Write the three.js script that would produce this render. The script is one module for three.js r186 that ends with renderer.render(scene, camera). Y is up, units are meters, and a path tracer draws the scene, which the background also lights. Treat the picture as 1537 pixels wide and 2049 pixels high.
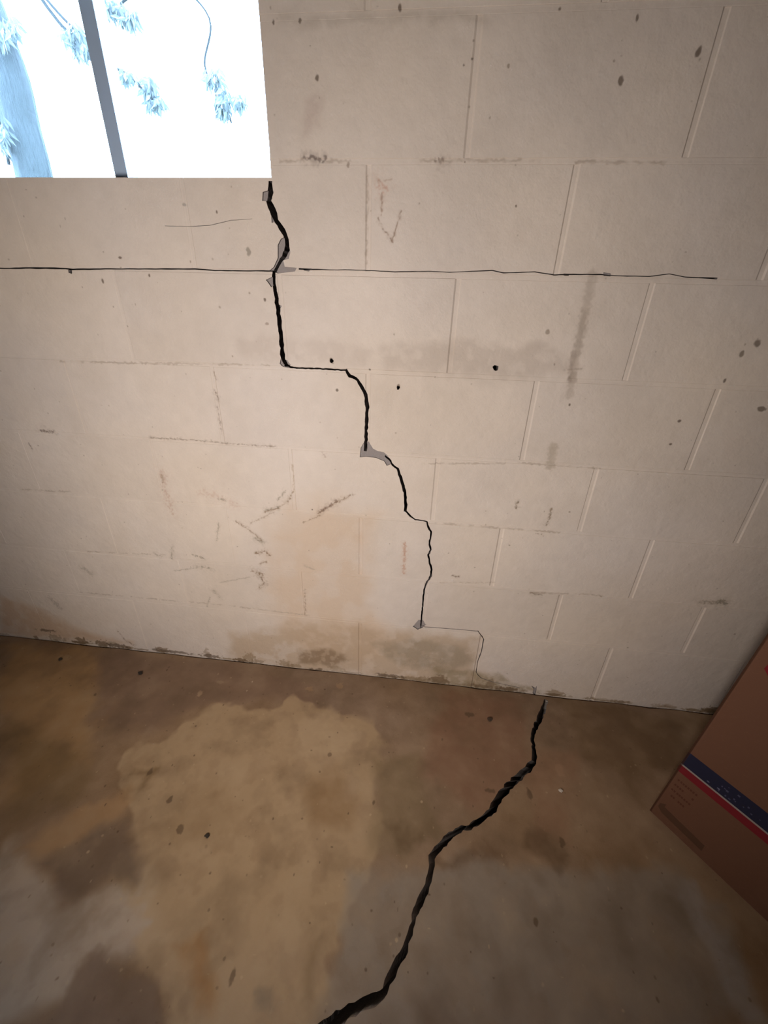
import * as THREE from 'three';
import { mergeGeometries } from 'three/addons/utils/BufferGeometryUtils.js';
import { Brush, Evaluator, SUBTRACTION } from 'three-bvh-csg';

// ───────────────────────── camera, sky, exposure, added lamp ─────────────────────────
const W = 1537, H = 2049, FOCAL = 778.13;                       // focal length in photo pixels
const scene = new THREE.Scene();
const camera = new THREE.PerspectiveCamera(2 * Math.atan(H / 2 / FOCAL) * 180 / Math.PI, W / H, 0.02, 100);
camera.position.set(0.3587, 1.1486, 1.0046);
camera.rotation.set(-0.45084, 0.09406, 0.03302, 'YXZ');
camera.updateMatrixWorld();
scene.add(camera);

scene.background = new THREE.Color().setRGB(13, 20, 30);     // bright hazy daylight
const renderer = new THREE.WebGLRenderer();
renderer.toneMapping = THREE.LinearToneMapping;
renderer.toneMappingExposure = 1.0;
renderer.shadowMap.enabled = true;

const LAMP = new THREE.Vector3(-0.08, 0.95, 1.45), LAMP_AIM = new THREE.Vector3(0.12, 0.72, 0);
const spot = new THREE.SpotLight(new THREE.Color().setRGB(1.0, 0.895, 0.83), 5.15, 0, 1.01, 1.0, 2);  // added light, its cone shaped for the brightness falloff on the wall
spot.position.copy(LAMP).addScaledVector(LAMP_AIM.clone().sub(LAMP).normalize(), 0.02);
spot.target.position.copy(LAMP_AIM);
spot.castShadow = true; spot.shadow.radius = 3; spot.shadow.mapSize.set(2048, 2048);
scene.add(spot, spot.target);

// ───────────────────────── helpers ─────────────────────────
function rng(seed) { let s = seed >>> 0; return () => { s = (s + 0x6D2B79F5) | 0; let t = Math.imul(s ^ (s >>> 15), 1 | s); t = (t + Math.imul(t ^ (t >>> 7), 61 | t)) ^ t; return ((t ^ (t >>> 14)) >>> 0) / 4294967296; }; }
const hash = (x, y) => { let h = Math.imul(x, 374761393) ^ Math.imul(y, 668265263); h = Math.imul(h ^ (h >>> 13), 1274126177); return ((h ^ (h >>> 16)) >>> 0) / 4294967296; };
function noise(x, y) {
  const ix = Math.floor(x), iy = Math.floor(y), fx = x - ix, fy = y - iy, u = fx * fx * (3 - 2 * fx), v = fy * fy * (3 - 2 * fy);
  const a = hash(ix, iy), b = hash(ix + 1, iy), c = hash(ix, iy + 1), d = hash(ix + 1, iy + 1);
  return a + (b - a) * u + (c - a) * v + (a - b - c + d) * u * v;
}
function fbm(x, y, n) { let s = 0, a = 0.5, t = 0; for (let i = 0; i < n; i++) { s += a * noise(x, y); t += a; a *= 0.5; x = x * 2.03 + 17.3; y = y * 2.03 + 9.1; } return s / t; }
const smooth = (a, b, x) => { const t = Math.min(1, Math.max(0, (x - a) / (b - a))); return t * t * (3 - 2 * t); };

function dirOf(px, py) { return new THREE.Vector3((px - W / 2) / FOCAL, -(py - H / 2) / FOCAL, -1).applyEuler(camera.rotation); }
function onWall(px, py, z = 0) { const d = dirOf(px, py), t = (z - camera.position.z) / d.z; return [camera.position.x + d.x * t, camera.position.y + d.y * t]; }
function onFloor(px, py) { const d = dirOf(px, py), t = -camera.position.y / d.y; return [camera.position.x + d.x * t, camera.position.z + d.z * t]; }

const used = new Map();
function numbered(name) { const n = used.get(name) ?? 0; used.set(name, n + 1); return n ? name + '_' + String(n).padStart(3, '0') : name; }
function shade(o) { o.traverse((m) => { if (m.isMesh) { m.castShadow = true; m.receiveShadow = true; } }); return o; }
function top(o, name, label, category, kind, group) {
  o.name = numbered(name); o.userData = { label, category };
  if (kind) o.userData.kind = kind;
  if (group) o.userData.group = group;
  scene.add(o); return o;
}
function part(parent, name, geometry, material, label) {
  const m = new THREE.Mesh(geometry, material); m.name = name; if (label) m.userData.label = label; parent.add(m); return m;
}

// A painter over a stretch of a flat surface: x to the right and y down the rows, both in metres.
function Painter(x0, y0, w, h, wide) {
  const tw = wide, th = Math.round(wide * h / w), s = tw / w, data = new Float32Array(tw * th * 3);
  const P = {
    tw, th, data,
    fill(fn) { for (let j = 0; j < th; j++) for (let i = 0; i < tw; i++) { const c = fn(x0 + (i + 0.5) / s, y0 + (j + 0.5) / s), k = (j * tw + i) * 3; data[k] = c[0]; data[k + 1] = c[1]; data[k + 2] = c[2]; } },
    area(bx0, by0, bx1, by1, fn) {                              // fn(x, y) -> [alpha, colour]
      const i0 = Math.max(0, Math.floor((bx0 - x0) * s)), i1 = Math.min(tw - 1, Math.ceil((bx1 - x0) * s)), j0 = Math.max(0, Math.floor((by0 - y0) * s)), j1 = Math.min(th - 1, Math.ceil((by1 - y0) * s));
      for (let j = j0; j <= j1; j++) for (let i = i0; i <= i1; i++) {
        const r = fn(x0 + (i + 0.5) / s, y0 + (j + 0.5) / s); if (!r || r[0] <= 0) continue;
        const k = (j * tw + i) * 3, a = Math.min(1, r[0]), c = r[1];
        for (let q = 0; q < 3; q++) data[k + q] += (c[q] - data[k + q]) * a;
      }
    },
    stroke(pts, width, color, alpha, rough = 0.5, grain = 160) {
      let a = [1e9, 1e9, -1e9, -1e9]; for (const p of pts) a = [Math.min(a[0], p[0]), Math.min(a[1], p[1]), Math.max(a[2], p[0]), Math.max(a[3], p[1])];
      const m = width * 2.2, ph = pts[0][0] * 31.7;
      P.area(a[0] - m, a[1] - m, a[2] + m, a[3] + m, (x, y) => {
        const jx = x + (noise(x * 210 + ph, y * 210) - 0.5) * width * rough, jy = y + (noise(x * 210, y * 210 + ph + 40) - 0.5) * width * rough;
        let d = 1e9; for (let q = 0; q + 1 < pts.length; q++) d = Math.min(d, segDist(jx, jy, pts[q], pts[q + 1]));
        const g = 1 - rough * smooth(0.35, 0.75, fbm(x * grain + ph, y * grain, 2));
        return [alpha * (1 - smooth(width * 0.12, width * 0.72, d)) * g, color];
      });
    },
    dot(p, rx, ry, color, alpha, rough = 0.5) {
      P.area(p[0] - rx * 2, p[1] - ry * 2, p[0] + rx * 2, p[1] + ry * 2, (x, y) => {
        const n = (fbm(x * 130 + p[0] * 71, y * 130, 2) - 0.5) * rough * 1.4, d = Math.hypot((x - p[0]) / rx, (y - p[1]) / ry) + n;
        return [alpha * (1 - smooth(0.6, 1.05, d)), color];
      });
    },
    patch(poly, color, alpha, edge, warp, freq, holes = 0) {    // ragged stain: edge = width of its rim in metres, warp = raggedness in metres
      let a = [1e9, 1e9, -1e9, -1e9]; for (const p of poly) a = [Math.min(a[0], p[0]), Math.min(a[1], p[1]), Math.max(a[2], p[0]), Math.max(a[3], p[1])];
      const m = warp + edge, ph = poly[0][0] * 13.7 + poly[0][1] * 7.1;
      P.area(a[0] - m, a[1] - m, a[2] + m, a[3] + m, (x, y) => {
        const wx = x + (fbm(x * freq + ph, y * freq, 4) - 0.5) * 2.6 * warp, wy = y + (fbm(x * freq, y * freq + ph + 50, 4) - 0.5) * 2.6 * warp;
        let d = 1e9, ins = false;
        for (let q = 0, r = poly.length - 1; q < poly.length; r = q++) {
          const A = poly[q], B = poly[r]; d = Math.min(d, segDist(wx, wy, A, B));
          if ((A[1] > wy) !== (B[1] > wy) && wx < (B[0] - A[0]) * (wy - A[1]) / (B[1] - A[1]) + A[0]) ins = !ins;
        }
        const sd = ins ? d : -d;
        let k = smooth(-edge, edge, sd); if (k <= 0) return null;
        k *= 1 - holes * smooth(0.45, 0.7, fbm(x * freq * 2.3 + ph, y * freq * 2.3 + 3, 4));
        return [alpha * k, color];
      });
    },
    texture(flip) {
      const out = new Uint8Array(tw * th * 4);
      for (let j = 0; j < th; j++) for (let i = 0; i < tw; i++) { const k = (j * tw + i) * 3, o = ((flip ? th - 1 - j : j) * tw + i) * 4; for (let q = 0; q < 3; q++) out[o + q] = Math.max(0, Math.min(255, data[k + q])); out[o + 3] = 255; }
      const t = new THREE.DataTexture(out, tw, th); t.colorSpace = THREE.SRGBColorSpace; t.magFilter = THREE.LinearFilter; t.wrapS = t.wrapT = THREE.MirroredRepeatWrapping; t.needsUpdate = true; return t;
    },
  };
  return P;
}
function segDist(x, y, a, b) { const dx = b[0] - a[0], dy = b[1] - a[1], t = Math.max(0, Math.min(1, ((x - a[0]) * dx + (y - a[1]) * dy) / (dx * dx + dy * dy + 1e-12))); return Math.hypot(x - a[0] - dx * t, y - a[1] - dy * t); }

// tileable height field for fine relief
function relief(size, cells, octaves, seed, shape = (v) => v) {
  const out = new Uint8Array(size * size * 4);
  const tn = (x, y, n) => { const ix = Math.floor(x), iy = Math.floor(y), fx = x - ix, fy = y - iy, u = fx * fx * (3 - 2 * fx), v = fy * fy * (3 - 2 * fy), w = (q) => ((q % n) + n) % n; const h = (p, q) => hash(w(p) + seed, w(q) + seed * 3); return (h(ix, iy) * (1 - u) + h(ix + 1, iy) * u) * (1 - v) + (h(ix, iy + 1) * (1 - u) + h(ix + 1, iy + 1) * u) * v; };
  for (let j = 0; j < size; j++) for (let i = 0; i < size; i++) {
    let s = 0, a = 0.5, t = 0, n = cells; for (let o = 0; o < octaves; o++) { s += a * tn(i / size * n, j / size * n, n); t += a; a *= 0.6; n *= 2; }
    const v = Math.max(0, Math.min(255, 255 * shape(s / t))), k = (j * size + i) * 4; out[k] = out[k + 1] = out[k + 2] = v; out[k + 3] = 255;
  }
  const t = new THREE.DataTexture(out, size, size); t.magFilter = THREE.LinearFilter; t.wrapS = t.wrapT = THREE.RepeatWrapping; t.needsUpdate = true; return t;
}

// ───────────────────────── the block wall: measures ─────────────────────────
const B = 0.2032;
const LEV = [-0.06, 0.2419, 0.4308, 0.6395, 0.8344, 1.0407, 1.2470, 1.4420, 1.6463, 1.8530, 2.0560, 2.2600];
const SHIFT = [-0.0085, -0.0015, -0.0077, -0.0024, 0.0101, 0.0047, 0.0070, -0.0018, 0.002, 0, 0];
const X0 = -2.2, X1 = 2.6, DEPTH = 0.195, JOINT = 0.008, CEIL = 2.26, ZFAR = 3.6;
const WIN = { x0: -4 * B, x1: 0.004, y0: 1.4165, y1: 1.8490 };

// ── wall paint map: stains and marks where the photograph shows them ──
const WM = { x: -1.32, y: -0.02, w: 3.0, h: 2.0 };
const wp = Painter(WM.x, WM.y, WM.w, WM.h, 2048);
const PAINT = [228, 216, 204];
wp.fill((x, y) => {
  let c = 0; while (c < 10 && y > LEV[c + 1]) c++;
  const k = Math.floor((x - SHIFT[c] - (c % 2 ? 0 : B)) / (2 * B));
  const tone = (hash(k + 40, c + 7) - 0.5) * 5, m = (fbm(x * 5 + 3, y * 5, 4) - 0.5) * 16 + (fbm(x * 38, y * 38, 3) - 0.5) * 8 + (hash(Math.floor(x * 690), Math.floor(y * 690)) - 0.5) * 3;
  const warm = (fbm(x * 3.1 + 11, y * 3.1 + 5, 3) - 0.5) * 10;
  return [PAINT[0] + tone + m + warm * 0.5, PAINT[1] + tone + m, PAINT[2] + tone + m - warm];
});
const wpx = (list) => list.map(([a, b]) => onWall(a, b));
const mm = 0.00137;                                             // about one photo pixel on the wall, in metres
// tan water stain and brown dirt along the foot of the wall
wp.patch(wpx([[565, 1045], [640, 1020], [735, 1050], [742, 1120], [720, 1190], [740, 1240], [800, 1262], [720, 1330], [600, 1330], [560, 1240], [540, 1120]]), [218, 192, 165], 0.55, 0.05, 0.07, 6, 0.35);
wp.patch(wpx([[470, 1270], [600, 1245], [720, 1250], [850, 1262], [960, 1275], [955, 1350], [1000, 1375], [860, 1368], [640, 1345], [470, 1320]]), [190, 166, 138], 0.6, 0.03, 0.03, 11, 0.5);
wp.patch(wpx([[745, 1290], [830, 1275], [930, 1295], [955, 1325], [900, 1340], [800, 1330]]), [160, 146, 126], 0.55, 0.022, 0.022, 16, 0.45);
wp.patch(wpx([[600, 1300], [660, 1296], [700, 1318], [660, 1336], [600, 1326]]), [134, 112, 88], 0.6, 0.014, 0.014, 26, 0.5);
wp.patch(wpx([[0, 1195], [70, 1215], [140, 1255], [260, 1288], [0, 1268]]), [204, 170, 136], 0.6, 0.025, 0.025, 12, 0.4);
wp.patch(wpx([[870, 1335], [1000, 1350], [1080, 1385], [960, 1385], [860, 1365]]), [150, 134, 104], 0.55, 0.014, 0.014, 22, 0.5);
for (let i = 0; i < 60; i++) {                                  // splashes of floor dirt in a ragged row at the foot
  const r = rng(900 + i), x = -1.25 + r() * 2.9, h = 0.004 + r() * r() * 0.035;
  wp.dot([x, h * 0.5], 0.01 + r() * 0.05, h, r() < 0.5 ? [112, 90, 66] : [150, 128, 100], 0.25 + r() * 0.45, 1.0);
}
for (const [a, b, rx, ry] of [[95, 1262, 26, 4], [235, 1292, 30, 5], [420, 1313, 24, 6], [340, 1304, 50, 4], [635, 1342, 18, 6], [500, 1328, 60, 4], [780, 1352, 30, 5], [1040, 1388, 22, 5], [1300, 1418, 60, 4]]) wp.dot(onWall(a, b), rx * mm * 1.25, ry * mm * 1.4, [84, 68, 54], 0.5, 1.0);
// grey dirt smears
wp.stroke(wpx([[1186, 548], [1168, 640], [1152, 720], [1140, 790]]), 15 * mm, [184, 170, 156], 0.75, 0.4, 40);
wp.stroke(wpx([[1148, 706], [1140, 760]]), 9 * mm, [160, 144, 132], 0.6, 0.4, 50);
wp.stroke(wpx([[1108, 895], [1102, 932]]), 18 * mm, [184, 170, 152], 0.6, 0.35, 40);
wp.patch(wpx([[760, 690], [900, 686], [1080, 690], [1140, 715], [1130, 752], [900, 745], [770, 738]]), [196, 182, 169], 0.5, 0.016, 0.014, 18, 0.5);
wp.patch(wpx([[470, 676], [560, 672], [700, 684], [740, 700], [730, 735], [600, 730], [480, 712]]), [202, 188, 176], 0.4, 0.016, 0.014, 18, 0.5);
wp.patch(wpx([[545, 28], [760, 25], [970, 30], [980, 55], [760, 48], [560, 45]]), [190, 178, 164], 0.45, 0.012, 0.012, 24, 0.6);
wp.patch(wpx([[870, 690], [1100, 756], [1000, 770], [850, 752]]), [202, 189, 176], 0.35, 0.014, 0.015, 20, 0.6);
wp.patch(wpx([[605, 200], [640, 195], [640, 260], [610, 268]]), [200, 180, 170], 0.4, 0.012, 0.01, 30, 0.5);
for (const l of [[[840, 322], [1080, 321]], [[560, 322], [700, 323]], [[1150, 324], [1330, 327]], [[1030, 926], [1200, 938]], [[850, 928], [1010, 928]], [[870, 1046], [1120, 1066]], [[1060, 1186], [1200, 1190]], [[160, 1185], [470, 1213]], [[480, 1215], [620, 1232]], [[120, 724], [540, 731]], [[40, 980], [140, 984]], [[170, 1104], [330, 1110]]]) wp.stroke(wpx(l), 3.5 * mm, [176, 160, 144], 0.5, 1.0, 60);
// scuffs
const brown = [134, 108, 84], grey = [140, 130, 112];
for (const [l, w, c, a] of [
  [[[588, 985], [575, 1003], [560, 1015], [530, 1025]], 5, brown, 0.75], [[[572, 982], [556, 1000]], 5, grey, 0.6], [[[556, 1014], [530, 1022]], 6, grey, 0.7], [[[550, 1024], [500, 1048]], 4, brown, 0.4],
  [[[705, 990], [680, 1002], [650, 1018], [637, 1028]], 5, brown, 0.8], [[[675, 1003], [660, 1012], [640, 1024]], 8, [126, 104, 92], 0.7], [[[640, 1032], [606, 1046]], 4, brown, 0.5],
  [[[472, 1044], [492, 1056], [512, 1072], [524, 1082]], 5, [138, 114, 92], 0.7], [[[512, 1078], [526, 1086]], 9, grey, 0.7], [[[512, 1108], [530, 1102], [540, 1112]], 6, brown, 0.85], [[[520, 1128], [534, 1124]], 4, brown, 0.7],
  [[[506, 1144], [524, 1150]], 10, [120, 92, 66], 0.75], [[[522, 1156], [528, 1168]], 8, [98, 72, 50], 0.9], [[[518, 1180], [524, 1172]], 7, brown, 0.6],
  [[[326, 945], [330, 980], [345, 1025]], 16, [198, 166, 148], 0.55], [[[324, 950], [326, 965]], 4, brown, 0.4], [[[400, 985], [440, 992], [470, 1012]], 16, [204, 172, 154], 0.4], [[[437, 998], [450, 1000]], 6, grey, 0.7],
  [[[438, 1045], [434, 1082]], 4, grey, 0.55], [[[345, 1095], [344, 1118]], 6, grey, 0.6], [[[386, 1110], [410, 1118]], 6, grey, 0.75], [[[392, 1134], [424, 1138]], 7, grey, 0.7], [[[310, 1108], [324, 1114]], 7, grey, 0.5],
  [[[350, 1142], [395, 1136]], 3, grey, 0.6], [[[440, 1166], [500, 1155]], 3, grey, 0.45], [[[165, 1135], [185, 1150]], 12, grey, 0.35], [[[100, 1196], [120, 1216]], 14, grey, 0.35], [[[425, 1180], [440, 1195]], 8, grey, 0.4],
  [[[235, 1262], [255, 1285]], 4, [110, 84, 60], 0.7], [[[255, 1282], [268, 1292]], 6, [110, 84, 60], 0.7], [[[610, 1180], [611, 1232]], 4, brown, 0.5], [[[420, 1195], [414, 1214]], 3, grey, 0.6],
  [[[760, 366], [768, 380]], 12, [198, 146, 124], 0.6], [[[764, 386], [764, 430]], 3, [156, 126, 108], 0.7], [[[756, 436], [766, 456], [786, 484]], 3, [146, 122, 106], 0.8], [[[785, 482], [794, 455], [803, 422]], 3, [146, 122, 106], 0.75], [[[755, 362], [785, 360]], 3, [176, 150, 132], 0.5],
  [[[810, 1086], [809, 1120], [808, 1148]], 7, [190, 138, 112], 0.65], [[[430, 780], [436, 800]], 4, [120, 102, 90], 0.7], [[[434, 815], [444, 868]], 3.5, [150, 134, 122], 0.6], [[[428, 745], [432, 760]], 3, [150, 128, 112], 0.6],
  [[[1036, 1004], [1033, 1016]], 5, [118, 100, 80], 0.8], [[[1104, 1018], [1100, 1034], [1093, 1052]], 4, [128, 108, 86], 0.8], [[[1072, 1068], [1084, 1069]], 3, [120, 100, 80], 0.8], [[[903, 1152], [918, 1154]], 3.5, [110, 92, 74], 0.85],
  [[[1400, 1206], [1450, 1203]], 12, [146, 132, 112], 0.55], [[[1440, 1203], [1452, 1208]], 12, [118, 110, 92], 0.7], [[[1062, 1187], [1084, 1191]], 5, [124, 106, 88], 0.7], [[[1185, 1190], [1204, 1193]], 4, [150, 130, 110], 0.6],
  [[[82, 862], [107, 864]], 7, [112, 98, 88], 0.8], [[[57, 887], [64, 898]], 4, [120, 104, 92], 0.7], [[[608, 316], [632, 317]], 6, [112, 98, 92], 0.85], [[[636, 318], [642, 326], [652, 316]], 6, [112, 98, 92], 0.8], [[[874, 320], [886, 321]], 8, [130, 112, 100], 0.7],
  [[[300, 876], [390, 881], [470, 889], [550, 894]], 3.5, [140, 124, 110], 0.75], [[[585, 930], [588, 985]], 4, [190, 170, 146], 0.6], [[[645, 905], [650, 915]], 5, [170, 148, 134], 0.5], [[[880, 1166], [990, 1166]], 3, [176, 158, 138], 0.5],
  [[[735, 350], [733, 530]], 4, [180, 164, 148], 0.5], [[[610, 1132], [630, 1140]], 6, grey, 0.3], [[[1130, 740], [1165, 738]], 4, [160, 142, 126], 0.5],
]) { wp.stroke(wpx(l), w * mm * 0.8, c, a * 0.8, 0.95, 240); wp.stroke(wpx(l), w * mm * 2.2, c, a * 0.16, 0.9, 70); }
// dark dots and small blots
for (const [a, b, rx, ry, c] of [[635, 157, 5, 7], [1242, 163, 6, 8], [1398, 104, 5, 9], [800, 16, 4, 6], [1120, 18, 3, 3], [1275, 36, 3, 6], [497, 503, 7, 10, [158, 148, 136]], [240, 516, 5, 3], [205, 562, 4, 7], [299, 551, 3, 5], [664, 722, 6, 7], [797, 775, 5, 8], [674, 781, 4, 4], [1485, 708, 6, 9, [130, 118, 104]], [1515, 687, 9, 11, [124, 112, 100]], [1525, 819, 12, 7, [122, 110, 96]], [1450, 762, 4, 7], [1360, 843, 5, 4], [1342, 889, 4, 3], [1033, 412, 2, 3], [1018, 133, 3, 4, [160, 146, 130]], [928, 131, 3, 3], [434, 424, 3, 5], [368, 410, 5, 4, [176, 168, 160]], [530, 600, 4, 5], [535, 648, 6, 4, [170, 152, 140]], [440, 615, 4, 4, [176, 162, 150]], [1096, 665, 6, 6, [168, 152, 136]], [740, 740, 3, 3], [945, 118, 3, 3], [697, 330, 4, 6, [170, 154, 140]], [1140, 810, 3, 4], [552, 600, 3, 3], [547, 45, 2, 4], [600, 42, 3, 4], [625, 1020, 3, 3]])
  wp.dot(onWall(a, b), rx * mm * 0.66, ry * mm * 0.66, c ?? [112, 98, 86], 0.75, 0.6);
{ const r = rng(77); for (let i = 0; i < 420; i++) wp.dot([WM.x + r() * WM.w, r() * 1.7], (0.6 + r() * 1.4) * mm, (0.6 + r() * 1.6) * mm, [150, 134, 118], 0.25 + r() * 0.35, 0.6); }
const wallMap = wp.texture(false);

const stipple = relief(512, 24, 5, 11);
function rep(t, rx, ry) { const c = t.clone(); c.repeat.set(rx, ry); c.needsUpdate = true; return c; }
const paintMat = new THREE.MeshPhysicalMaterial({ map: wallMap, roughness: 0.62, specularIntensity: 0.5, bumpMap: rep(stipple, 9, 6), bumpScale: 0.0011 }); paintMat.name = 'cream_block_paint';
const rawMat = new THREE.MeshStandardMaterial({ color: new THREE.Color().setRGB(0.34, 0.305, 0.295), roughness: 0.95, bumpMap: rep(stipple, 14, 10), bumpScale: 0.002 }); rawMat.name = 'bare_concrete';
const plainPaint = new THREE.MeshStandardMaterial({ color: new THREE.Color(0.70, 0.63, 0.55), roughness: 0.8 }); plainPaint.name = 'plain_wall_paint';

function wallUV(g) { const p = g.attributes.position, uv = new Float32Array(p.count * 2); for (let i = 0; i < p.count; i++) { uv[2 * i] = (p.getX(i) + 0.4 * p.getZ(i) - WM.x) / WM.w; uv[2 * i + 1] = (p.getY(i) - WM.y + 0.3 * p.getZ(i)) / WM.h; } g.setAttribute('uv', new THREE.BufferAttribute(uv, 2)); return g; }
function blockGeo(x0, y0, x1, y1, zf, ix, iy, ch, depth) {        // a block with a worn, chamfered face
  const q = [[x0, y0, -depth], [x1, y0, -depth], [x1, y1, -depth], [x0, y1, -depth], [x0, y0, zf - ch], [x1, y0, zf - ch], [x1, y1, zf - ch], [x0, y1, zf - ch], [x0 + ix, y0 + iy, zf], [x1 - ix, y0 + iy, zf], [x1 - ix, y1 - iy, zf], [x0 + ix, y1 - iy, zf]];
  const f = [[1, 0, 3, 2], [0, 1, 5, 4], [1, 2, 6, 5], [2, 3, 7, 6], [3, 0, 4, 7], [4, 5, 9, 8], [5, 6, 10, 9], [6, 7, 11, 10], [7, 4, 8, 11], [8, 9, 10, 11]], pos = [];
  for (const [a, b, c, d] of f) pos.push(...q[a], ...q[b], ...q[c], ...q[a], ...q[c], ...q[d]);
  const g = new THREE.BufferGeometry(); g.setAttribute('position', new THREE.Float32BufferAttribute(pos, 3)); g.computeVertexNormals(); return wallUV(g);
}
// a cut of varying width along a line; pts = [u, v, width]; returns a closed prism from t0 to t1 along the third axis
function cutOutline(pts, step, jitter, seed) {
  const c = []; let r = rng(seed);
  for (let i = 0; i + 1 < pts.length; i++) {
    const a = pts[i], b = pts[i + 1], L = Math.hypot(b[0] - a[0], b[1] - a[1]), n = Math.max(1, Math.round(L / step));
    for (let k = 0; k < n; k++) { const t = k / n; c.push([a[0] + (b[0] - a[0]) * t, a[1] + (b[1] - a[1]) * t, a[2] + (b[2] - a[2]) * t]); }
  }
  c.push([...pts[pts.length - 1]]);
  const left = [], right = [];
  c.forEach((p, i) => {
    const a = c[Math.max(0, i - 1)], b = c[Math.min(c.length - 1, i + 1)], dx = b[0] - a[0], dy = b[1] - a[1], L = Math.hypot(dx, dy) || 1, nx = -dy / L, ny = dx / L;
    const jc = (r() - 0.5) * jitter * Math.min(1, p[2] / 0.006), wl = p[2] / 2 * (0.75 + 0.5 * r()), wr = p[2] / 2 * (0.75 + 0.5 * r());
    left.push(new THREE.Vector2(p[0] + nx * (wl + jc), p[1] + ny * (wl + jc))); right.push(new THREE.Vector2(p[0] - nx * (wr - jc), p[1] - ny * (wr - jc)));
  });
  return left.concat(right.reverse());
}
function wallPrism(outline, z0, z1, mat = rawMat) {
  const g = new THREE.ExtrudeGeometry(new THREE.Shape(outline), { depth: z1 - z0, bevelEnabled: false, steps: 1 }); g.translate(0, 0, z0); g.clearGroups(); wallUV(g);
  const b = new Brush(g, mat); b.updateMatrixWorld(); g.computeBoundingBox(); return b;
}
const wcut = (list, s = 1) => list.map(([a, b, w]) => [...onWall(a, b), w * mm * s]);
const cracks = [
  [[541, 362, 5], [542, 384, 8], [538, 402, 8], [546, 420, 10], [550, 436, 9], [562, 455, 7], [571, 470, 7], [575, 490, 9], [569, 508, 7], [558, 524, 4.5], [548, 545, 5], [548, 560, 6], [552, 590, 7], [557, 620, 7.5], [560, 650, 7], [564, 690, 7.5], [567, 722, 8], [573, 731, 5]],
  [[568, 730, 4.5], [588, 736, 3], [640, 738, 2.6], [694, 741, 3]],
  [[692, 739, 4], [700, 752, 6], [712, 757, 4.5], [719, 765, 5.5], [727, 780, 6], [733, 796, 6.5], [735, 815, 6.5], [733, 850, 6], [732, 880, 6], [730, 904, 6.5]],
  [[770, 913, 3], [781, 922, 4.5], [786, 931, 4], [796, 938, 5], [801, 955, 6], [806, 972, 6], [811, 986, 6], [812, 1005, 6], [811, 1024, 6]],
  [[810, 1021, 4], [822, 1033, 3.6], [831, 1040, 3], [846, 1042, 2.4], [855, 1044, 3.2], [857, 1054, 4.2], [863, 1064, 4.2], [861, 1078, 4], [859, 1090, 4], [862, 1100, 4], [857, 1110, 4], [860, 1127, 4], [864, 1140, 4.4], [862, 1152, 4.4], [855, 1165, 4], [849, 1180, 3.6], [846, 1210, 3.6], [844, 1235, 3.4], [842, 1258, 3.4]],
  [[843, 1254, 1.6], [900, 1258, 1.6], [957, 1263, 1.8]], [[956, 1262, 1.8], [968, 1279, 2], [963, 1305, 2], [956, 1325, 1.8], [953, 1346, 2], [962, 1356, 1.8], [985, 1364, 1.4], [1040, 1376, 1.5]],
  [[-60, 536, 2.6], [20, 537, 3], [70, 536, 4.4], [130, 537, 3.4], [145, 539, 4], [200, 538, 3], [300, 538, 2.8], [390, 538, 3], [430, 541, 2.6], [500, 542, 2.6], [549, 542, 3]],
  [[598, 538, 3.4], [660, 540, 1.8], [690, 540, 1.8], [735, 541, 2], [790, 544, 2.2], [860, 543, 1.8], [900, 545, 2], [985, 541, 2], [1008, 546, 2], [1070, 544, 2], [1110, 550, 2.4], [1150, 549, 2.6], [1200, 549, 2.4], [1240, 552, 2], [1300, 553, 2], [1340, 548, 1.6], [1370, 554, 2], [1410, 556, 2.6], [1436, 557, 4]],
  [[330, 452, 1.2], [385, 453, 1.4], [420, 451, 1.5], [462, 441, 1.3], [505, 438, 1]],
].map((l, i) => wallPrism(cutOutline(wcut(l, i < 7 ? 1 : i === 9 ? 0.45 : 0.62), i < 5 ? 0.0075 : 0.014, i < 5 ? 0.0016 : 0.0008, 31 + i), -0.12, 0.02));
// places where the paint skin has flaked off the block
const flakes = [
  [[526, 384], [541, 380], [545, 398], [538, 403], [525, 402]], [[538, 366], [544, 362], [547, 385], [540, 386]], [[543, 430], [552, 434], [552, 444], [544, 446]],
  [[570, 474], [578, 486], [581, 505], [578, 518], [567, 521], [570, 534], [594, 536], [590, 543], [556, 547], [540, 541], [548, 534], [556, 516], [556, 490], [562, 478]],
  [[607, 537], [624, 537], [618, 543], [608, 541]], [[532, 560], [545, 554], [550, 568], [543, 575], [537, 566]], [[557, 609], [564, 612], [560, 619]],
  [[562, 718], [574, 720], [582, 730], [578, 736], [566, 734], [560, 728]],
  [[722, 896], [729, 884], [738, 884], [747, 898], [757, 903], [768, 905], [774, 910], [783, 921], [782, 929], [774, 932], [769, 923], [752, 916], [733, 914], [720, 915]],
  [[838, 1240], [846, 1241], [852, 1250], [846, 1256], [836, 1260], [826, 1254]], [[1208, 545], [1222, 547], [1222, 553], [1208, 552]], [[1128, 547], [1140, 548], [1138, 552], [1128, 551]], [[136, 540], [144, 541], [143, 547], [137, 546]], [[1066, 1386], [1068, 1378], [1063, 1372], [1072, 1376], [1074, 1372], [1073, 1384], [1070, 1392]],
].map((l) => l.map(([a, b]) => new THREE.Vector2(...onWall(a, b))));
const flakeCuts = (depth) => flakes.map((o) => wallPrism(o, -depth, 0.02));
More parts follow.
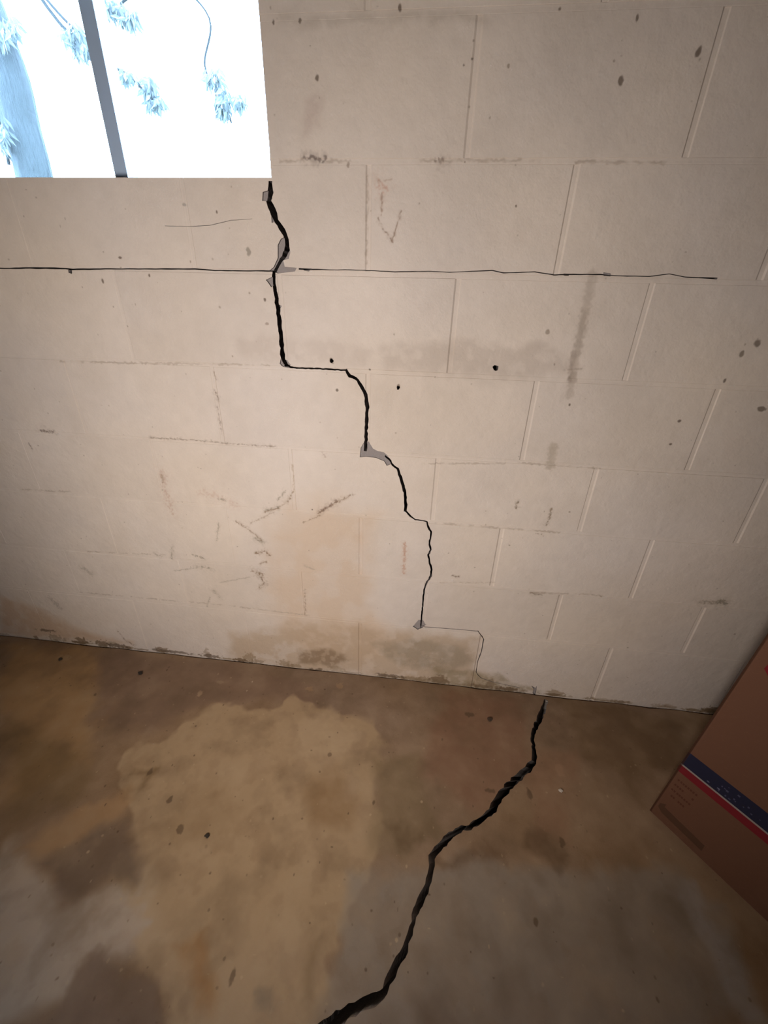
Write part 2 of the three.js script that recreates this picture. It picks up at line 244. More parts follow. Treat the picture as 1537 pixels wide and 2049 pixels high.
// drilled fixing holes
const holes = [[992, 737, 5], [664, 722, 3.4], [797, 776, 3.2], [140, 543, 3.2]].map(([a, b, r], i) => {
  const c = onWall(a, b), q = rng(500 + i), o = []; for (let k = 0; k < 9; k++) { const t = k / 9 * Math.PI * 2, R = r * mm * (0.75 + 0.5 * q()); o.push(new THREE.Vector2(c[0] + Math.cos(t) * R, c[1] + Math.sin(t) * R)); }
  return wallPrism(o, -0.035, 0.02);
});
const winCut = wallPrism([[WIN.x0, WIN.y0], [WIN.x1, WIN.y0], [WIN.x1, WIN.y1], [WIN.x0, WIN.y1]].map((q) => new THREE.Vector2(...q)), -0.5, 0.2, paintMat);
const cutters = [winCut, ...flakeCuts(0.0045), ...holes, ...cracks], bedCutters = [winCut, ...flakeCuts(0.0052), ...holes, ...cracks], mortarCutters = [winCut, ...flakeCuts(0.0060), ...holes, ...cracks];
const ev = new Evaluator(); ev.attributes = ['position', 'normal', 'uv']; ev.useGroups = true;
function carve(geometry, base, list) {
  geometry.computeBoundingBox(); let cur = new Brush(geometry, base); cur.updateMatrixWorld(); let done = 0;
  for (const c of list) { if (!geometry.boundingBox.intersectsBox(c.geometry.boundingBox)) continue; const out = ev.evaluate(cur, c, SUBTRACTION); out.updateMatrixWorld(); cur = out; done++; }
  if (!done) return { geometry, material: base };
  const g = cur.geometry, mats = [].concat(cur.material);
  return { geometry: g, material: mats.length === 1 ? mats[0] : mats };
}
const wall = top(new THREE.Group(), 'wall_back', 'cream painted concrete block wall split by a stepped crack', 'wall', 'structure');
{
  const r = rng(5);
  for (let c = 0; c < LEV.length - 1; c++) {
    const odd = c % 2 === 0;                                     // even courses here break on odd half-blocks
    const edges = [X0]; for (let k = -13; k <= 15; k++) { if ((Math.abs(k) % 2 === 1) !== odd) continue; const x = k * B + SHIFT[c]; if (x > X0 + 0.05 && x < X1 - 0.05) edges.push(x); } edges.push(X1);
    for (let i = 0; i + 1 < edges.length; i++) {
      const a = edges[i] + JOINT / 2, b = edges[i + 1] - JOINT / 2, y0 = LEV[c] + JOINT / 2, y1 = LEV[c + 1] - JOINT / 2;
      if (a > WIN.x0 - 0.02 && b < WIN.x1 + 0.01 && y0 > WIN.y0 && y1 < WIN.y1 + 0.02) continue;
      const cut = carve(blockGeo(a, y0, b, y1, (r() - 0.5) * 0.0014, ...(b < 0.2 ? [0.001, 0.0012, 0.0007] : [0.0025 + r() * 0.0015, 0.0014, 0.0022]), DEPTH), paintMat, cutters);
      const m = part(wall, numbered('concrete_block'), cut.geometry, cut.material);
      if (Array.isArray(cut.material) && cut.material.includes(rawMat)) m.userData.label = 'block damaged by the crack';
    }
  }
  for (let c = 0; c < LEV.length - 1; c++) for (let k = -13; k <= 0; k++) {   // head joints below and left of the window, filled and painted nearly flush
    if ((Math.abs(k) % 2 === 1) !== (c % 2 === 0)) continue; const x = k * B + SHIFT[c]; if (x < X0 + 0.05) continue;
    const cut = carve(blockGeo(x - JOINT / 2 - 0.001, LEV[c] + 0.003, x + JOINT / 2 + 0.001, LEV[c + 1] - 0.003, -0.0005 - r() * 0.0007, 0.001, 0, 0.0003, 0.02), paintMat, bedCutters);
    if (cut.geometry.attributes.position.count) part(wall, numbered('head_joint'), cut.geometry, cut.material);
  }
  const bedding = carve(blockGeo(X0, -0.32, X1, CEIL, -0.0024, 0, 0, 0.001, DEPTH - 0.004), paintMat, mortarCutters);
  part(wall, 'mortar', bedding.geometry, bedding.material);
  for (let c = 1; c < LEV.length - 1; c++) {                     // bed joints, struck nearly flush and painted over
    const cut = carve(blockGeo(X0, LEV[c] - JOINT / 2 - 0.001, X1, LEV[c] + JOINT / 2 + 0.001, -0.0007, 0, 0.001, 0.0004, 0.02), paintMat, bedCutters);
    part(wall, numbered('bed_joint'), cut.geometry, cut.material);
  }
}

// ───────────────────────── floor slab ─────────────────────────
const FM = { x: -1.35, z: 0, w: 3.0, h: 1.5 };
const fp = Painter(FM.x, FM.z, FM.w, FM.h, 2048);
const fpx = (list) => list.map(([a, b]) => onFloor(a, b));
fp.fill((x, z) => {
  const m = (fbm(x * 3.3 + 5, z * 3.3 + 2, 5) - 0.5) * 44 + (fbm(x * 24, z * 24 + 9, 4) - 0.5) * 22 + (hash(Math.floor(x * 680), Math.floor(z * 680)) - 0.5) * 5, h = (fbm(x * 2.1 + 31, z * 2.1 + 8, 4) - 0.5) * 26;
  return [146 + m + h * 0.4, 122 + m, 98 + m - h * 0.7];
});
const TAN = [182, 157, 124], DUST_FILL = [196, 183, 167], DARK = [132, 112, 94], OCHRE = [176, 140, 96];  // dust tone also lightened in place of missing fill light
fp.patch(fpx([[0, 1285], [190, 1300], [200, 1420], [170, 1520], [60, 1590], [0, 1600]]), OCHRE, 0.7, 0.038, 0.06, 9, 0.24);
fp.patch(fpx([[0, 1355], [90, 1360], [150, 1380], [130, 1420], [0, 1425]]), [180, 146, 104], 0.6, 0.038, 0.03, 12, 0.18);
fp.patch(fpx([[0, 1450], [90, 1455], [200, 1530], [160, 1590], [0, 1680]]), [130, 106, 72], 0.6, 0.038, 0.04, 10, 0.18);
fp.patch(fpx([[190, 1300], [420, 1330], [600, 1350], [640, 1390], [460, 1400], [330, 1440], [250, 1480], [190, 1440]]), [132, 108, 90], 0.75, 0.028, 0.04, 10, 0.15);
fp.patch(fpx([[0, 1690], [40, 1700], [140, 1780], [300, 1760], [330, 1880], [240, 1930], [120, 2049], [-60, 2060], [-80, 1800]]), DUST_FILL, 0.75, 0.023, 0.04, 9, 0.18);
fp.patch(fpx([[235, 1535], [262, 1492], [330, 1482], [362, 1440], [440, 1415], [510, 1424], [560, 1420], [600, 1402], [640, 1430], [700, 1440], [742, 1455], [776, 1500], [768, 1560], [742, 1610], [764, 1680], [738, 1725], [738, 1790], [700, 1850], [672, 1900], [684, 1950], [650, 2049], [620, 2110], [300, 2110], [320, 1990], [250, 1920], [300, 1850], [240, 1800], [250, 1740], [270, 1680], [250, 1600]]), TAN, 0.82, 0.011, 0.045, 11, 0.27);
fp.patch(fpx([[250, 1575], [275, 1600], [160, 1680], [60, 1715], [36, 1702], [100, 1640]]), [172, 138, 100], 0.75, 0.015, 0.025, 14, 0.12);
fp.patch(fpx([[600, 1440], [660, 1425], [720, 1460], [700, 1490], [620, 1500]]), [194, 170, 138], 0.55, 0.015, 0.03, 16, 0.21);
fp.patch(fpx([[600, 1560], [680, 1530], [720, 1590], [690, 1660], [610, 1650]]), [140, 110, 76], 0.6, 0.038, 0.04, 10, 0.21);
fp.patch(fpx([[330, 1640], [420, 1560], [470, 1620], [440, 1690], [360, 1700]]), [150, 124, 92], 0.5, 0.038, 0.04, 12, 0.27);
fp.patch(fpx([[60, 1725], [120, 1695], [240, 1640], [280, 1690], [270, 1770], [180, 1775], [110, 1780]]), [118, 100, 84], 0.8, 0.023, 0.03, 12, 0.15);
fp.patch(fpx([[80, 2080], [150, 1960], [205, 1900], [245, 1960], [300, 1975], [316, 2080]]), DARK, 0.9, 0.009, 0.018, 16, 0.06);
fp.patch(fpx([[370, 1880], [410, 1870], [420, 1990], [380, 2010]]), [156, 112, 68], 0.6, 0.023, 0.03, 14, 0.18);
fp.patch(fpx([[270, 1545], [320, 1535], [315, 1555], [280, 1575]]), [120, 96, 66], 0.6, 0.015, 0.02, 26, 0.24);
fp.patch(fpx([[500, 1990], [540, 1985], [545, 2020], [505, 2025]]), [130, 116, 98], 0.7, 0.011, 0.015, 30, 0.18);
fp.patch(fpx([[610, 1900], [640, 1860], [625, 2010], [605, 2010]]), [150, 126, 94], 0.5, 0.011, 0.012, 22, 0.24);
fp.patch(fpx([[900, 1400], [1040, 1400], [1060, 1500], [1010, 1580], [930, 1620], [860, 1560], [850, 1450]]), [138, 102, 80], 0.6, 0.028, 0.04, 10, 0.18);
fp.patch(fpx([[760, 1520], [850, 1510], [860, 1600], [880, 1680], [800, 1730], [750, 1690]]), [124, 106, 78], 0.6, 0.028, 0.03, 12, 0.15);
fp.patch(fpx([[770, 1650], [820, 1640], [850, 1690], [800, 1700]]), [104, 84, 60], 0.6, 0.015, 0.02, 18, 0.21);
fp.patch(fpx([[1060, 1520], [1160, 1500], [1170, 1560], [1130, 1620], [1150, 1710], [1080, 1690], [1070, 1600]]), [152, 118, 92], 0.6, 0.023, 0.03, 13, 0.18);
fp.patch(fpx([[1120, 1400], [1390, 1440], [1350, 1520], [1280, 1600], [1160, 1520]]), [112, 88, 60], 0.5, 0.028, 0.04, 10, 0.18);
fp.patch(fpx([[690, 1740], [760, 1720], [900, 1725], [1060, 1760], [1300, 1740], [1420, 1800], [1560, 2100], [640, 2100], [700, 1900]]), [148, 140, 130], 0.65, 0.023, 0.045, 9, 0.18);  // grey stain, brightened to stand in for skylight on the floor
fp.patch(fpx([[860, 1715], [960, 1690], [1010, 1715], [1000, 1730], [870, 1730]]), [104, 80, 58], 0.6, 0.015, 0.02, 20, 0.21);
fp.patch(fpx([[1050, 1650], [1090, 1670], [1140, 1720], [1120, 1745], [1050, 1700]]), [104, 82, 60], 0.55, 0.015, 0.02, 20, 0.21);
fp.patch(fpx([[830, 2000], [900, 1990], [930, 2080], [840, 2080]]), [116, 98, 80], 0.6, 0.023, 0.025, 14, 0.15);
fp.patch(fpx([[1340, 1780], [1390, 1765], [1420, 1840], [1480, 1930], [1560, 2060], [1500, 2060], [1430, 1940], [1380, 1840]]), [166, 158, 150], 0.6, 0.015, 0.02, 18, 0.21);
for (const [a, b, rx, ry, c] of [[400, 1388, 12, 12, [196, 168, 136]], [440, 1365, 20, 6, [158, 136, 110]], [130, 1316, 34, 8, [176, 148, 112]], [415, 1673, 6, 5], [300, 1545, 8, 8], [980, 1440, 8, 5], [940, 1430, 22, 7], [748, 1605, 5, 5], [660, 1510, 6, 5], [885, 1480, 4, 4], [1073, 1845, 6, 5], [1120, 1540, 18, 14, [168, 134, 106]], [1125, 1685, 10, 8], [340, 1600, 8, 6], [360, 1660, 10, 10], [465, 1955, 6, 8], [980, 1582, 16, 5], [1060, 1590, 8, 12], [505, 1364, 2.5, 2.5, [220, 205, 180]], [494, 1382, 2.5, 2.5, [220, 205, 180]], [620, 1378, 16, 8, [166, 136, 104]], [680, 1372, 16, 10, [166, 136, 104]], [190, 1390, 6, 5]])
  fp.dot(onFloor(a, b), rx * 0.0009, ry * 0.0015, c ?? [92, 74, 56], 0.6, 0.7);
{ const r = rng(78); for (let i = 0; i < 900; i++) fp.dot([FM.x + r() * FM.w, r() * 1.0], 0.001 + r() * 0.0025, 0.001 + r() * 0.003, r() < 0.6 ? [88, 70, 54] : [196, 172, 140], 0.2 + r() * 0.45, 0.8); }
fp.area(FM.x, FM.z, FM.x + FM.w, FM.z + FM.h, (x, z) => { const n = fbm(x * 13 + 70, z * 13 + 4, 5), t = fbm(x * 34 + 8, z * 34 + 71, 3); return n > 0.5 ? [(n - 0.5) * 0.6 + (t - 0.5) * 0.25, [196, 174, 144]] : [(0.5 - n) * 0.7 + (0.5 - t) * 0.25, [96, 78, 58]]; });   // mottling of the old concrete
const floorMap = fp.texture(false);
const slabRelief = relief(512, 10, 6, 23);
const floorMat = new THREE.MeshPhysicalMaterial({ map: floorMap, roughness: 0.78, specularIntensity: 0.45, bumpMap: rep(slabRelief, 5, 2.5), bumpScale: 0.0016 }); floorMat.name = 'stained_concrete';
const pitMat = new THREE.MeshStandardMaterial({ color: new THREE.Color().setRGB(0.34, 0.30, 0.27), roughness: 1, bumpMap: rep(stipple, 20, 10), bumpScale: 0.003 }); pitMat.name = 'broken_concrete';
const soilMat = new THREE.MeshStandardMaterial({ color: new THREE.Color().setRGB(0.20, 0.145, 0.095), roughness: 1 }); soilMat.name = 'brown_earth';
function floorUV(g) { const p = g.attributes.position, uv = new Float32Array(p.count * 2); for (let i = 0; i < p.count; i++) { uv[2 * i] = (p.getX(i) - FM.x) / FM.w; uv[2 * i + 1] = (p.getZ(i) - FM.z + 0.4 * p.getY(i)) / FM.h; } g.setAttribute('uv', new THREE.BufferAttribute(uv, 2)); return g; }
function floorPrism(outline, y0, y1, mat) {                       // outline in (x, z)
  const g = new THREE.ExtrudeGeometry(new THREE.Shape(outline.map((q) => new THREE.Vector2(q.x, -q.y))), { depth: y1 - y0, bevelEnabled: false });
  g.rotateX(-Math.PI / 2); g.translate(0, y0, 0); g.clearGroups(); floorUV(g); g.computeBoundingBox();
  const b = new Brush(g, mat); b.updateMatrixWorld(); return b;
}
{
  const r = rng(9), o = [];
  for (let x = X0; x <= X1 + 1e-6; x += 0.03) o.push(new THREE.Vector2(x, 0.0045 + 0.006 * Math.pow(noise(x * 11 + 4, 2), 1.5) + r() * 0.0022));
  o.push(new THREE.Vector2(X1, ZFAR), new THREE.Vector2(X0, ZFAR));
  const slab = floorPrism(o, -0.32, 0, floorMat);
  const line = [[1093, 1400, 9], [1086, 1424, 12], [1078, 1440, 12], [1068, 1464, 9], [1066, 1480, 7], [1068, 1500, 9], [1070, 1520, 11], [1060, 1536, 13], [1042, 1550, 15], [1020, 1571, 16], [1000, 1595, 16], [986, 1618, 16], [974, 1632, 12], [956, 1644, 12], [940, 1655, 11], [925, 1657, 11], [908, 1666, 12], [893, 1681, 14], [874, 1700, 16], [865, 1716, 15], [863, 1740, 12], [859, 1762, 12], [851, 1782, 14], [843, 1800, 16], [832, 1822, 13], [826, 1845, 9], [820, 1868, 11], [815, 1886, 8], [810, 1898, 15], [799, 1922, 16], [784, 1946, 18], [775, 1966, 18], [770, 1982, 16], [757, 1996, 18], [730, 2010, 20], [700, 2022, 22], [676, 2040, 24], [650, 2058, 26], [600, 2090, 26]];
  const at = line.map(([a, b, w]) => { const p = onFloor(a, b), q = onFloor(a + w, b); return [...p, Math.hypot(q[0] - p[0], q[1] - p[1]) * 0.86]; });
  const last = at[at.length - 1]; at.push([last[0] - 0.05, last[1] + 0.12, 0.022], [last[0] - 0.12, last[1] + 0.3, 0.016]);
  const cut = floorPrism(cutOutline(at, 0.009, 0.003, 3), -0.24, 0.01, pitMat);
  { const p = cut.geometry.attributes.position; for (let i = 0; i < p.count; i++) { const d = -p.getY(i) * 0.75; p.setX(i, p.getX(i) + 0.55 * d); p.setZ(i, p.getZ(i) - 0.84 * d); } cut.geometry.computeVertexNormals(); floorUV(cut.geometry); }   // cut slanted away from the lamp so the crack stays dark
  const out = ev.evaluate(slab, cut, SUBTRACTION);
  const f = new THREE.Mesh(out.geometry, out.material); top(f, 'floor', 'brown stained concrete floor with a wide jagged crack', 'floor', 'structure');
}
{
  const g = new THREE.BoxGeometry(X1 - X0 + 0.6, 0.2, ZFAR + 1.0); g.translate((X0 + X1) / 2, -0.42, ZFAR / 2);
  top(new THREE.Mesh(g, soilMat), 'subsoil', 'brown earth below the cracked concrete floor', 'soil', 'structure');
}

// ───────────────────────── rest of the room shell ─────────────────────────
const slab = (x0, y0, z0, x1, y1, z1) => { const g = new THREE.BoxGeometry(x1 - x0, y1 - y0, z1 - z0); g.translate((x0 + x1) / 2, (y0 + y1) / 2, (z0 + z1) / 2); return g; };
top(new THREE.Mesh(slab(X0, -0.32, 0.0004, X1, -0.035, 0.0036), pitMat), 'footing', 'bare concrete footing of the block wall below the floor', 'footing', 'structure');
top(new THREE.Mesh(slab(X0 - 0.2, -0.32, -DEPTH, X0, CEIL, ZFAR + 0.2), plainPaint), 'wall_left', 'plain cream side wall on the window side', 'wall', 'structure');
top(new THREE.Mesh(slab(X1, -0.32, -DEPTH, X1 + 0.2, CEIL, ZFAR + 0.2), plainPaint), 'wall_right', 'plain cream side wall beyond the cardboard box', 'wall', 'structure');
top(new THREE.Mesh(slab(X0, -0.32, ZFAR, X1, CEIL, ZFAR + 0.2), plainPaint), 'wall_front', 'plain cream wall facing the cracked block wall', 'wall', 'structure');
const ceilMat = new THREE.MeshStandardMaterial({ color: new THREE.Color(0.34, 0.25, 0.17), roughness: 0.9 }); ceilMat.name = 'ceiling_boards';
top(new THREE.Mesh(slab(X0 - 0.2, CEIL, -DEPTH, X1 + 0.2, CEIL + 0.2, ZFAR + 0.2), ceilMat), 'ceiling', 'brown boarded basement ceiling', 'ceiling', 'structure');

// ───────────────────────── window ─────────────────────────
{
  const win = top(new THREE.Group(), 'window_1', 'basement window of two glass panes with a centre bar tinted blue for glare', 'window', 'structure');
  const fm = new THREE.MeshStandardMaterial({ color: new THREE.Color(0.56, 0.72, 0.94), roughness: 0.5, metalness: 0.1 }); fm.name = 'glare_blue_frame';  // blue window glare is put into the frame colour
  const zf = -0.105, zb = -0.145, { x0, x1, y0, y1 } = WIN, c = -0.402, e = 0.003;
  const bar = (a, b, d, f, z0 = zb, z1 = zf) => slab(a, b, z0, d, f, z1);
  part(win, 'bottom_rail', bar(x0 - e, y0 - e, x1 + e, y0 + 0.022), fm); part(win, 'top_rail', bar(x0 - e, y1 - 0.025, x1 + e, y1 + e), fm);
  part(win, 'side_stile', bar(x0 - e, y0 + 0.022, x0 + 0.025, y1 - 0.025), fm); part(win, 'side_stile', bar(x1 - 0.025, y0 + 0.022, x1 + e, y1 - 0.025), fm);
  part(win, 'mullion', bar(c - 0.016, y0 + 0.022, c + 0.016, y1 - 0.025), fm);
  const gm = new THREE.MeshPhysicalMaterial({ color: 0xffffff, roughness: 0.02, transmission: 1, thickness: 0, ior: 1.5, side: THREE.DoubleSide }); gm.name = 'window_glass';
  part(win, 'pane', slab(x0 + 0.02, y0 + 0.018, -0.127, c - 0.014, y1 - 0.02, -0.124), gm); part(win, 'pane', slab(c + 0.014, y0 + 0.018, -0.127, x1 - 0.02, y1 - 0.02, -0.124), gm);
}

// ───────────────────────── cardboard box ─────────────────────────
{
  const o = onFloor(1300, 1621), ux = 0.6002, uz = 0.7998, LEN = 0.40, WID = 0.28, HT = 0.70, T = 0.004, IN = 0.02;
  const box = new THREE.Group(); box.position.set(o[0], 0, o[1]); box.rotation.y = -Math.atan2(uz, ux);   // local x runs along the printed face, local z towards the room's wall side
  top(box, 'shipping_box', 'brown cardboard shipping box with red and dark blue printed stripes', 'box');
  // local frame: x along the printed face, -z into the box
  const cw = 1024, chh = Math.round(cw * HT / LEN), cv = document.createElement('canvas'); cv.width = cw; cv.height = chh;
  const k = cv.getContext('2d'), s = cw / LEN, Y = (h) => chh - h * s, r = rng(41);
  k.fillStyle = '#6e4a36'; k.fillRect(0, 0, cw, chh);  // board and print colours darkened in place of a cast shadow
  for (let i = 0; i < 2600; i++) { k.fillStyle = r() < 0.5 ? 'rgba(120,84,48,0.10)' : 'rgba(184,140,104,0.10)'; const w = 2 + r() * 24; k.fillRect(r() * cw, r() * chh, w, 1 + r() * 2); }
  k.fillStyle = '#181936'; k.fillRect(0, Y(0.254), cw, 0.044 * s);
  k.fillStyle = '#9c928c'; k.fillRect(0, Y(0.210), cw, 0.005 * s);
  k.fillStyle = '#7a101d'; k.fillRect(0, Y(0.205), cw, 0.022 * s);
  for (let i = 0; i < 46; i++) { k.fillStyle = i % 3 ? 'rgba(116,116,140,0.55)' : 'rgba(30,26,40,0.6)'; k.fillRect((0.055 + r() * 0.2) * s, Y(0.218 + r() * 0.028), (0.002 + r() * 0.004) * s, (0.002 + r() * 0.003) * s); }   // worn fine print on the blue stripe, not readable
  k.fillStyle = 'rgba(74,34,20,0.55)';                             // block of fine print, not readable
  for (let j = 0; j < 4; j++) for (let i = 0; i < 8; i++) if (r() < 0.7) k.fillRect((0.012 + i * 0.006 + r() * 0.002) * s, Y(0.162 - j * 0.020), 0.0042 * s, 0.0065 * s);
  k.fillStyle = 'rgba(70,46,28,0.6)'; k.beginPath(); k.moveTo(0.010 * s, Y(0.050)); k.lineTo(0.022 * s, Y(0.062)); k.lineTo(0.022 * s, Y(0.050)); k.lineTo(0.115 * s, Y(0.044)); k.lineTo(0.115 * s, Y(0.022)); k.lineTo(0.022 * s, Y(0.026)); k.lineTo(0.010 * s, Y(0.036)); k.closePath(); k.fill();
  k.fillStyle = '#7a101d'; k.beginPath(); k.moveTo(0.026 * s, Y(0.556)); k.lineTo(0.030 * s, Y(0.590)); k.lineTo(0.044 * s, Y(0.604)); k.lineTo(0.16 * s, Y(0.604)); k.lineTo(0.16 * s, Y(0.542)); k.lineTo(0.046 * s, Y(0.538)); k.closePath(); k.fill();
  k.fillStyle = 'rgba(176,84,84,0.8)'; for (let i = 0; i < 16; i++) k.fillRect((0.040 + r() * 0.10) * s, Y(0.556 + r() * 0.034), 0.006 * s, 0.004 * s);
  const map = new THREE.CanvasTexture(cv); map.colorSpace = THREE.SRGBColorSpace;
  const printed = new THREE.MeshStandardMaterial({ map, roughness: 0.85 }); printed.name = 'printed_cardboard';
  const board = new THREE.MeshStandardMaterial({ color: new THREE.Color(0x6e4a36), roughness: 0.88 }); board.name = 'plain_cardboard';  // same board tone with the shade put into it
  // upright panels lean inwards a little towards the top
  const panel = (a, b, out, name, mat, label) => {               // a, b = bottom corners [x, z], out = outward normal
    const q = []; const lean = IN;
    const cx = LEN / 2, cz = -WID / 2, pull = (p) => [p[0] + Math.sign(cx - p[0]) * lean, p[1] + Math.sign(cz - p[1]) * lean * 0.5];
    const A = pull(a), Bq = pull(b), inn = (p, f) => [p[0] - out[0] * T * f, p[1] - out[1] * T * f];
    const c8 = [[a, 0], [b, 0], [Bq, HT], [A, HT]].map(([p, y]) => [p[0], y, p[1]]).concat([[a, 0], [b, 0], [Bq, HT], [A, HT]].map(([p, y]) => { const m = inn(p, 1); return [m[0], y, m[1]]; }));
    const fs = [[0, 1, 2, 3], [5, 4, 7, 6], [4, 0, 3, 7], [1, 5, 6, 2], [3, 2, 6, 7], [4, 5, 1, 0]], uvq = [[0, 0], [1, 0], [1, 1], [0, 1]], pos = [], uv = [];
    for (const f of fs) for (const i of [0, 1, 2, 0, 2, 3]) { pos.push(...c8[f[i]]); uv.push(...uvq[i]); }
    const g = new THREE.BufferGeometry(); g.setAttribute('position', new THREE.Float32BufferAttribute(pos, 3)); g.setAttribute('uv', new THREE.Float32BufferAttribute(uv, 2)); g.computeVertexNormals();
    return part(box, name, g, mat, label);
  };
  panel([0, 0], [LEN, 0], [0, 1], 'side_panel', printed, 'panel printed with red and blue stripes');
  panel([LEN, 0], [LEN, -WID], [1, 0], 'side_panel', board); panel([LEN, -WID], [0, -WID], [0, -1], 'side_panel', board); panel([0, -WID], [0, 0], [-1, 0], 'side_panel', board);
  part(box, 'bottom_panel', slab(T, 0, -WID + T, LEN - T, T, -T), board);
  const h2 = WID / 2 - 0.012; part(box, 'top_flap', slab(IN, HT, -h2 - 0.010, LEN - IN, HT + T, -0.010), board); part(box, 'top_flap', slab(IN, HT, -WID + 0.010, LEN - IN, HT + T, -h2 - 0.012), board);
}

// ───────────────────────── crumbs on the floor ─────────────────────────
{
  const crumb = (px, py, size, color, label, seed, name = 'dirt_crumb') => {
    const g = new THREE.IcosahedronGeometry(size, 1), p = g.attributes.position;
    for (let i = 0; i < p.count; i++) { const n = 0.7 + 0.6 * hash(Math.round(p.getX(i) / size * 50) + seed, Math.round((p.getY(i) + 2 * p.getZ(i)) / size * 50)); p.setXYZ(i, p.getX(i) * n * 1.3, Math.max(-size * 0.5, p.getY(i) * n * 0.7), p.getZ(i) * n); }
    g.computeVertexNormals(); const c = onFloor(px, py), m = new THREE.Mesh(g, new THREE.MeshStandardMaterial({ color: new THREE.Color().setRGB(...color), roughness: 0.95 }));
    m.material.name = name + '_' + seed; m.position.set(c[0], size * 0.5, c[1]); top(m, name, label, 'crumb');
  };
  crumb(281, 1348, 0.0065, [0.035, 0.026, 0.018], 'small dark dirt crumb on dark floor near the wall left of the pale stain', 1);
  crumb(121, 1320, 0.006, [0.05, 0.035, 0.022], 'small dark dirt crumb beside a pale smear below the window', 2);
  crumb(980, 1440, 0.006, [0.07, 0.045, 0.028], 'small brown dirt crumb on the floor just left of the crack', 3);
  crumb(415, 1673, 0.0045, [0.04, 0.03, 0.02], 'tiny dark dirt crumb in the middle of the tan floor stain', 4);
  crumb(1122, 1583, 0.0045, [0.62, 0.56, 0.48], 'tiny white paint chip on the floor right of the crack', 5, 'paint_chip');
}

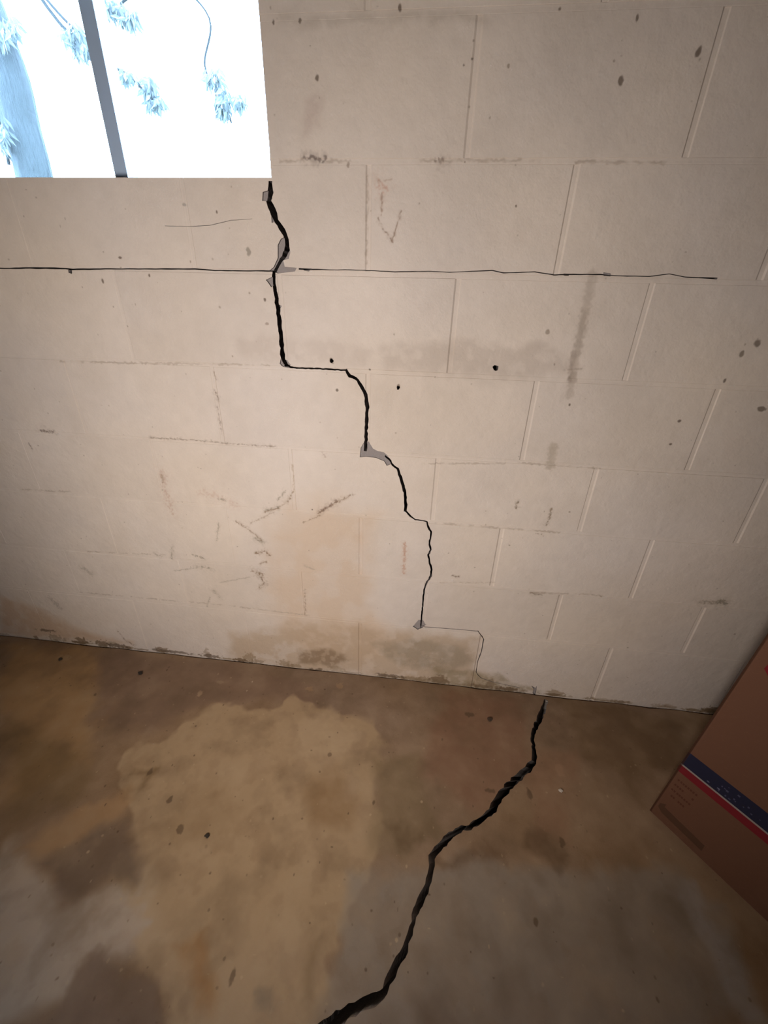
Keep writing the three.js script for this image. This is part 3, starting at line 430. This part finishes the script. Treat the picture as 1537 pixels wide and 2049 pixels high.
// ───────────────────────── outdoors: yard and tree ─────────────────────────
top(new THREE.Mesh(slab(-14, 0.9, -16, 10, 1.28, -DEPTH - 0.02), new THREE.MeshStandardMaterial({ color: new THREE.Color(0.20, 0.20, 0.14), roughness: 1 })), 'yard_ground', 'ground of the yard outside the basement window', 'ground', 'structure');
{
  const Z = -3, P = (px, py, z = Z) => { const [x, y] = onWall(px, py, z); return new THREE.Vector3(x, y, z); };
  const tree = new THREE.Group(); top(tree, 'tree', 'tree trunk with drooping leafy twigs outside the basement window', 'tree');
  const bark = new THREE.MeshStandardMaterial({ color: new THREE.Color().setRGB(0.045, 0.056, 0.058), roughness: 0.95, bumpMap: rep(stipple, 2, 8), bumpScale: 0.02 }); bark.name = 'bark';
  const low = P(69, 352); low.y = 1.26; low.x -= 0.2;
  const pts = [low, P(69, 352), P(42, 250), P(18, 150), P(-4, 90), P(-30, 20), P(-60, -60)]; const up = pts[pts.length - 1].clone(); up.y += 2.2; up.x += 0.25; pts.push(up);
  const tg = new THREE.TubeGeometry(new THREE.CatmullRomCurve3(pts), 60, 0.135, 18); { const p = tg.attributes.position; for (let i = 0; i < p.count; i++) { const n = (fbm(p.getX(i) * 22 + p.getZ(i) * 15, p.getY(i) * 5, 3) - 0.5) * 0.035; p.setX(i, p.getX(i) + n); p.setZ(i, p.getZ(i) + n); } tg.computeVertexNormals(); }
  tree.position.set(low.x, 1.28, low.z); const back = (g) => { g.translate(-low.x, -1.28, -low.z); return g; };
  part(tree, 'trunk', back(tg), bark);
  const leafMat = new THREE.MeshPhysicalMaterial({ color: new THREE.Color().setRGB(0.105, 0.125, 0.125), roughness: 0.9, transmission: 0.35, thickness: 0, side: THREE.DoubleSide }); leafMat.name = 'leaf';
  const r = rng(64), leaf = new THREE.BufferGeometry(); leaf.setAttribute('position', new THREE.Float32BufferAttribute([0, 0, 0, 0.010, 0.03, 0.003, 0, 0.07, 0, 0, 0, 0, 0, 0.07, 0, -0.010, 0.03, 0.003], 3)); leaf.computeVertexNormals();
  const root = up.clone(); root.y -= 0.4;
  const leafSpots = [];
  const branch = (line, rad, sprays) => {
    const c = new THREE.CatmullRomCurve3(line); part(tree, 'branch', back(new THREE.TubeGeometry(c, 24, rad, 6)), bark);
    for (const [a, b, w, h, n] of sprays) for (let i = 0; i < n * 3; i++) { const q = P(a + (r() + r() - 1) * w, b + (r() + r() - 1) * h, line[line.length - 1].z + (r() - 0.5) * 0.3); leafSpots.push(q); }
  };
  const B1 = P(60, -40, -2.8), B2 = P(330, -60, -2.8), B3 = P(420, 40, -2.8);
  branch([root, P(20, -160, -2.9), B1, P(110, 35, -2.8), P(145, 75, -2.8), P(165, 105, -2.8)], 0.012, [[140, 62, 26, 22, 40], [160, 92, 16, 18, 40]]);
  branch([B1, P(130, 40, -2.8), P(185, 90, -2.8), P(225, 132, -2.8), P(265, 155, -2.8), P(290, 185, -2.8), P(322, 212, -2.8)], 0.010, [[250, 145, 20, 10, 24], [295, 170, 14, 22, 60], [310, 200, 16, 14, 50]]);
  branch([root, P(160, -190, -2.9), B2, P(240, 10, -2.8), P(270, 40, -2.8)], 0.010, [[220, 8, 26, 14, 50], [255, 28, 22, 14, 60]]);
  branch([B2, B3, P(410, 135, -2.8), P(440, 190, -2.8), P(463, 245, -2.8)], 0.007, [[425, 150, 20, 18, 50], [445, 200, 16, 30, 90], [480, 195, 14, 18, 26]]);
  branch([root, P(-40, 120, -2.9), P(4, 260, -2.9), P(18, 330, -2.9)], 0.012, [[2, 60, 20, 30, 40], [6, 270, 10, 40, 40], [24, 50, 10, 24, 30]]);
  const fol = new THREE.InstancedMesh(leaf, leafMat, leafSpots.length), mtx = new THREE.Matrix4(), qn = new THREE.Quaternion(), eu = new THREE.Euler();
  leafSpots.forEach((q, i) => { eu.set(Math.PI + (r() - 0.5) * 1.6, r() * 6.28, (r() - 0.5) * 1.6); mtx.compose(q.sub(tree.position), qn.setFromEuler(eu), new THREE.Vector3(1, 1, 1).multiplyScalar(0.7 + r() * 0.8)); fol.setMatrixAt(i, mtx); });
  fol.name = 'foliage'; fol.userData = { kind: 'stuff', label: 'loose pale leaves on the twigs' }; tree.add(fol);
}

// ───────────────────────── added, unseen lamp behind the viewer ─────────────────────────
{
  const lamp = new THREE.Group(); lamp.position.set(LAMP.x, 0, LAMP.z); top(lamp, 'added_lamp', 'added unseen dome reflector lamp on a tripod stand facing the block wall', 'lamp');
  const metal = new THREE.MeshStandardMaterial({ color: new THREE.Color(0.55, 0.55, 0.55), roughness: 0.4, metalness: 0.8 }), dark = new THREE.MeshStandardMaterial({ color: new THREE.Color(0.04, 0.04, 0.04), roughness: 0.6 });
  const aim = LAMP_AIM.clone().sub(LAMP).normalize(), q = new THREE.Quaternion().setFromUnitVectors(new THREE.Vector3(0, -1, 0), aim);
  const dome = new THREE.LatheGeometry([[0.02, 0.10], [0.035, 0.09], [0.07, 0.05], [0.10, 0.0], [0.103, 0.0], [0.072, 0.054], [0.036, 0.095], [0.02, 0.104]].map((v) => new THREE.Vector2(...v)), 32);
  dome.applyQuaternion(q); dome.translate(0, LAMP.y, 0); part(lamp, 'reflector', dome, metal);
  const bulb = new THREE.SphereGeometry(0.028, 20, 14); bulb.translate(0, 0.045, 0); bulb.applyQuaternion(q); bulb.translate(0, LAMP.y, 0);
  part(lamp, 'bulb', bulb, new THREE.MeshStandardMaterial({ color: 0xffffff, emissive: new THREE.Color(1, 0.88, 0.7), emissiveIntensity: 2 }));
  const socket = new THREE.CylinderGeometry(0.021, 0.021, 0.08, 16); socket.translate(0, 0.135, 0); socket.applyQuaternion(q); socket.translate(0, LAMP.y, 0); part(lamp, 'socket', socket, dark);
  const back = aim.clone().multiplyScalar(-0.14);
  const pole = new THREE.CylinderGeometry(0.011, 0.011, LAMP.y - 0.2 + back.y, 12); pole.translate(back.x, 0.2 + (LAMP.y - 0.2 + back.y) / 2, back.z); part(lamp, 'pole', pole, dark);
  for (let i = 0; i < 3; i++) { const a = i * 2.094 + 0.5, e = new THREE.Vector3(back.x + Math.cos(a) * 0.28, 0.008, back.z + Math.sin(a) * 0.28); part(lamp, 'leg', new THREE.TubeGeometry(new THREE.LineCurve3(new THREE.Vector3(back.x, 0.30, back.z), e), 1, 0.008, 8), dark); }
}

scene.traverse((o) => { if (o.isMesh) { o.castShadow = true; o.receiveShadow = true; } });
renderer.render(scene, camera);
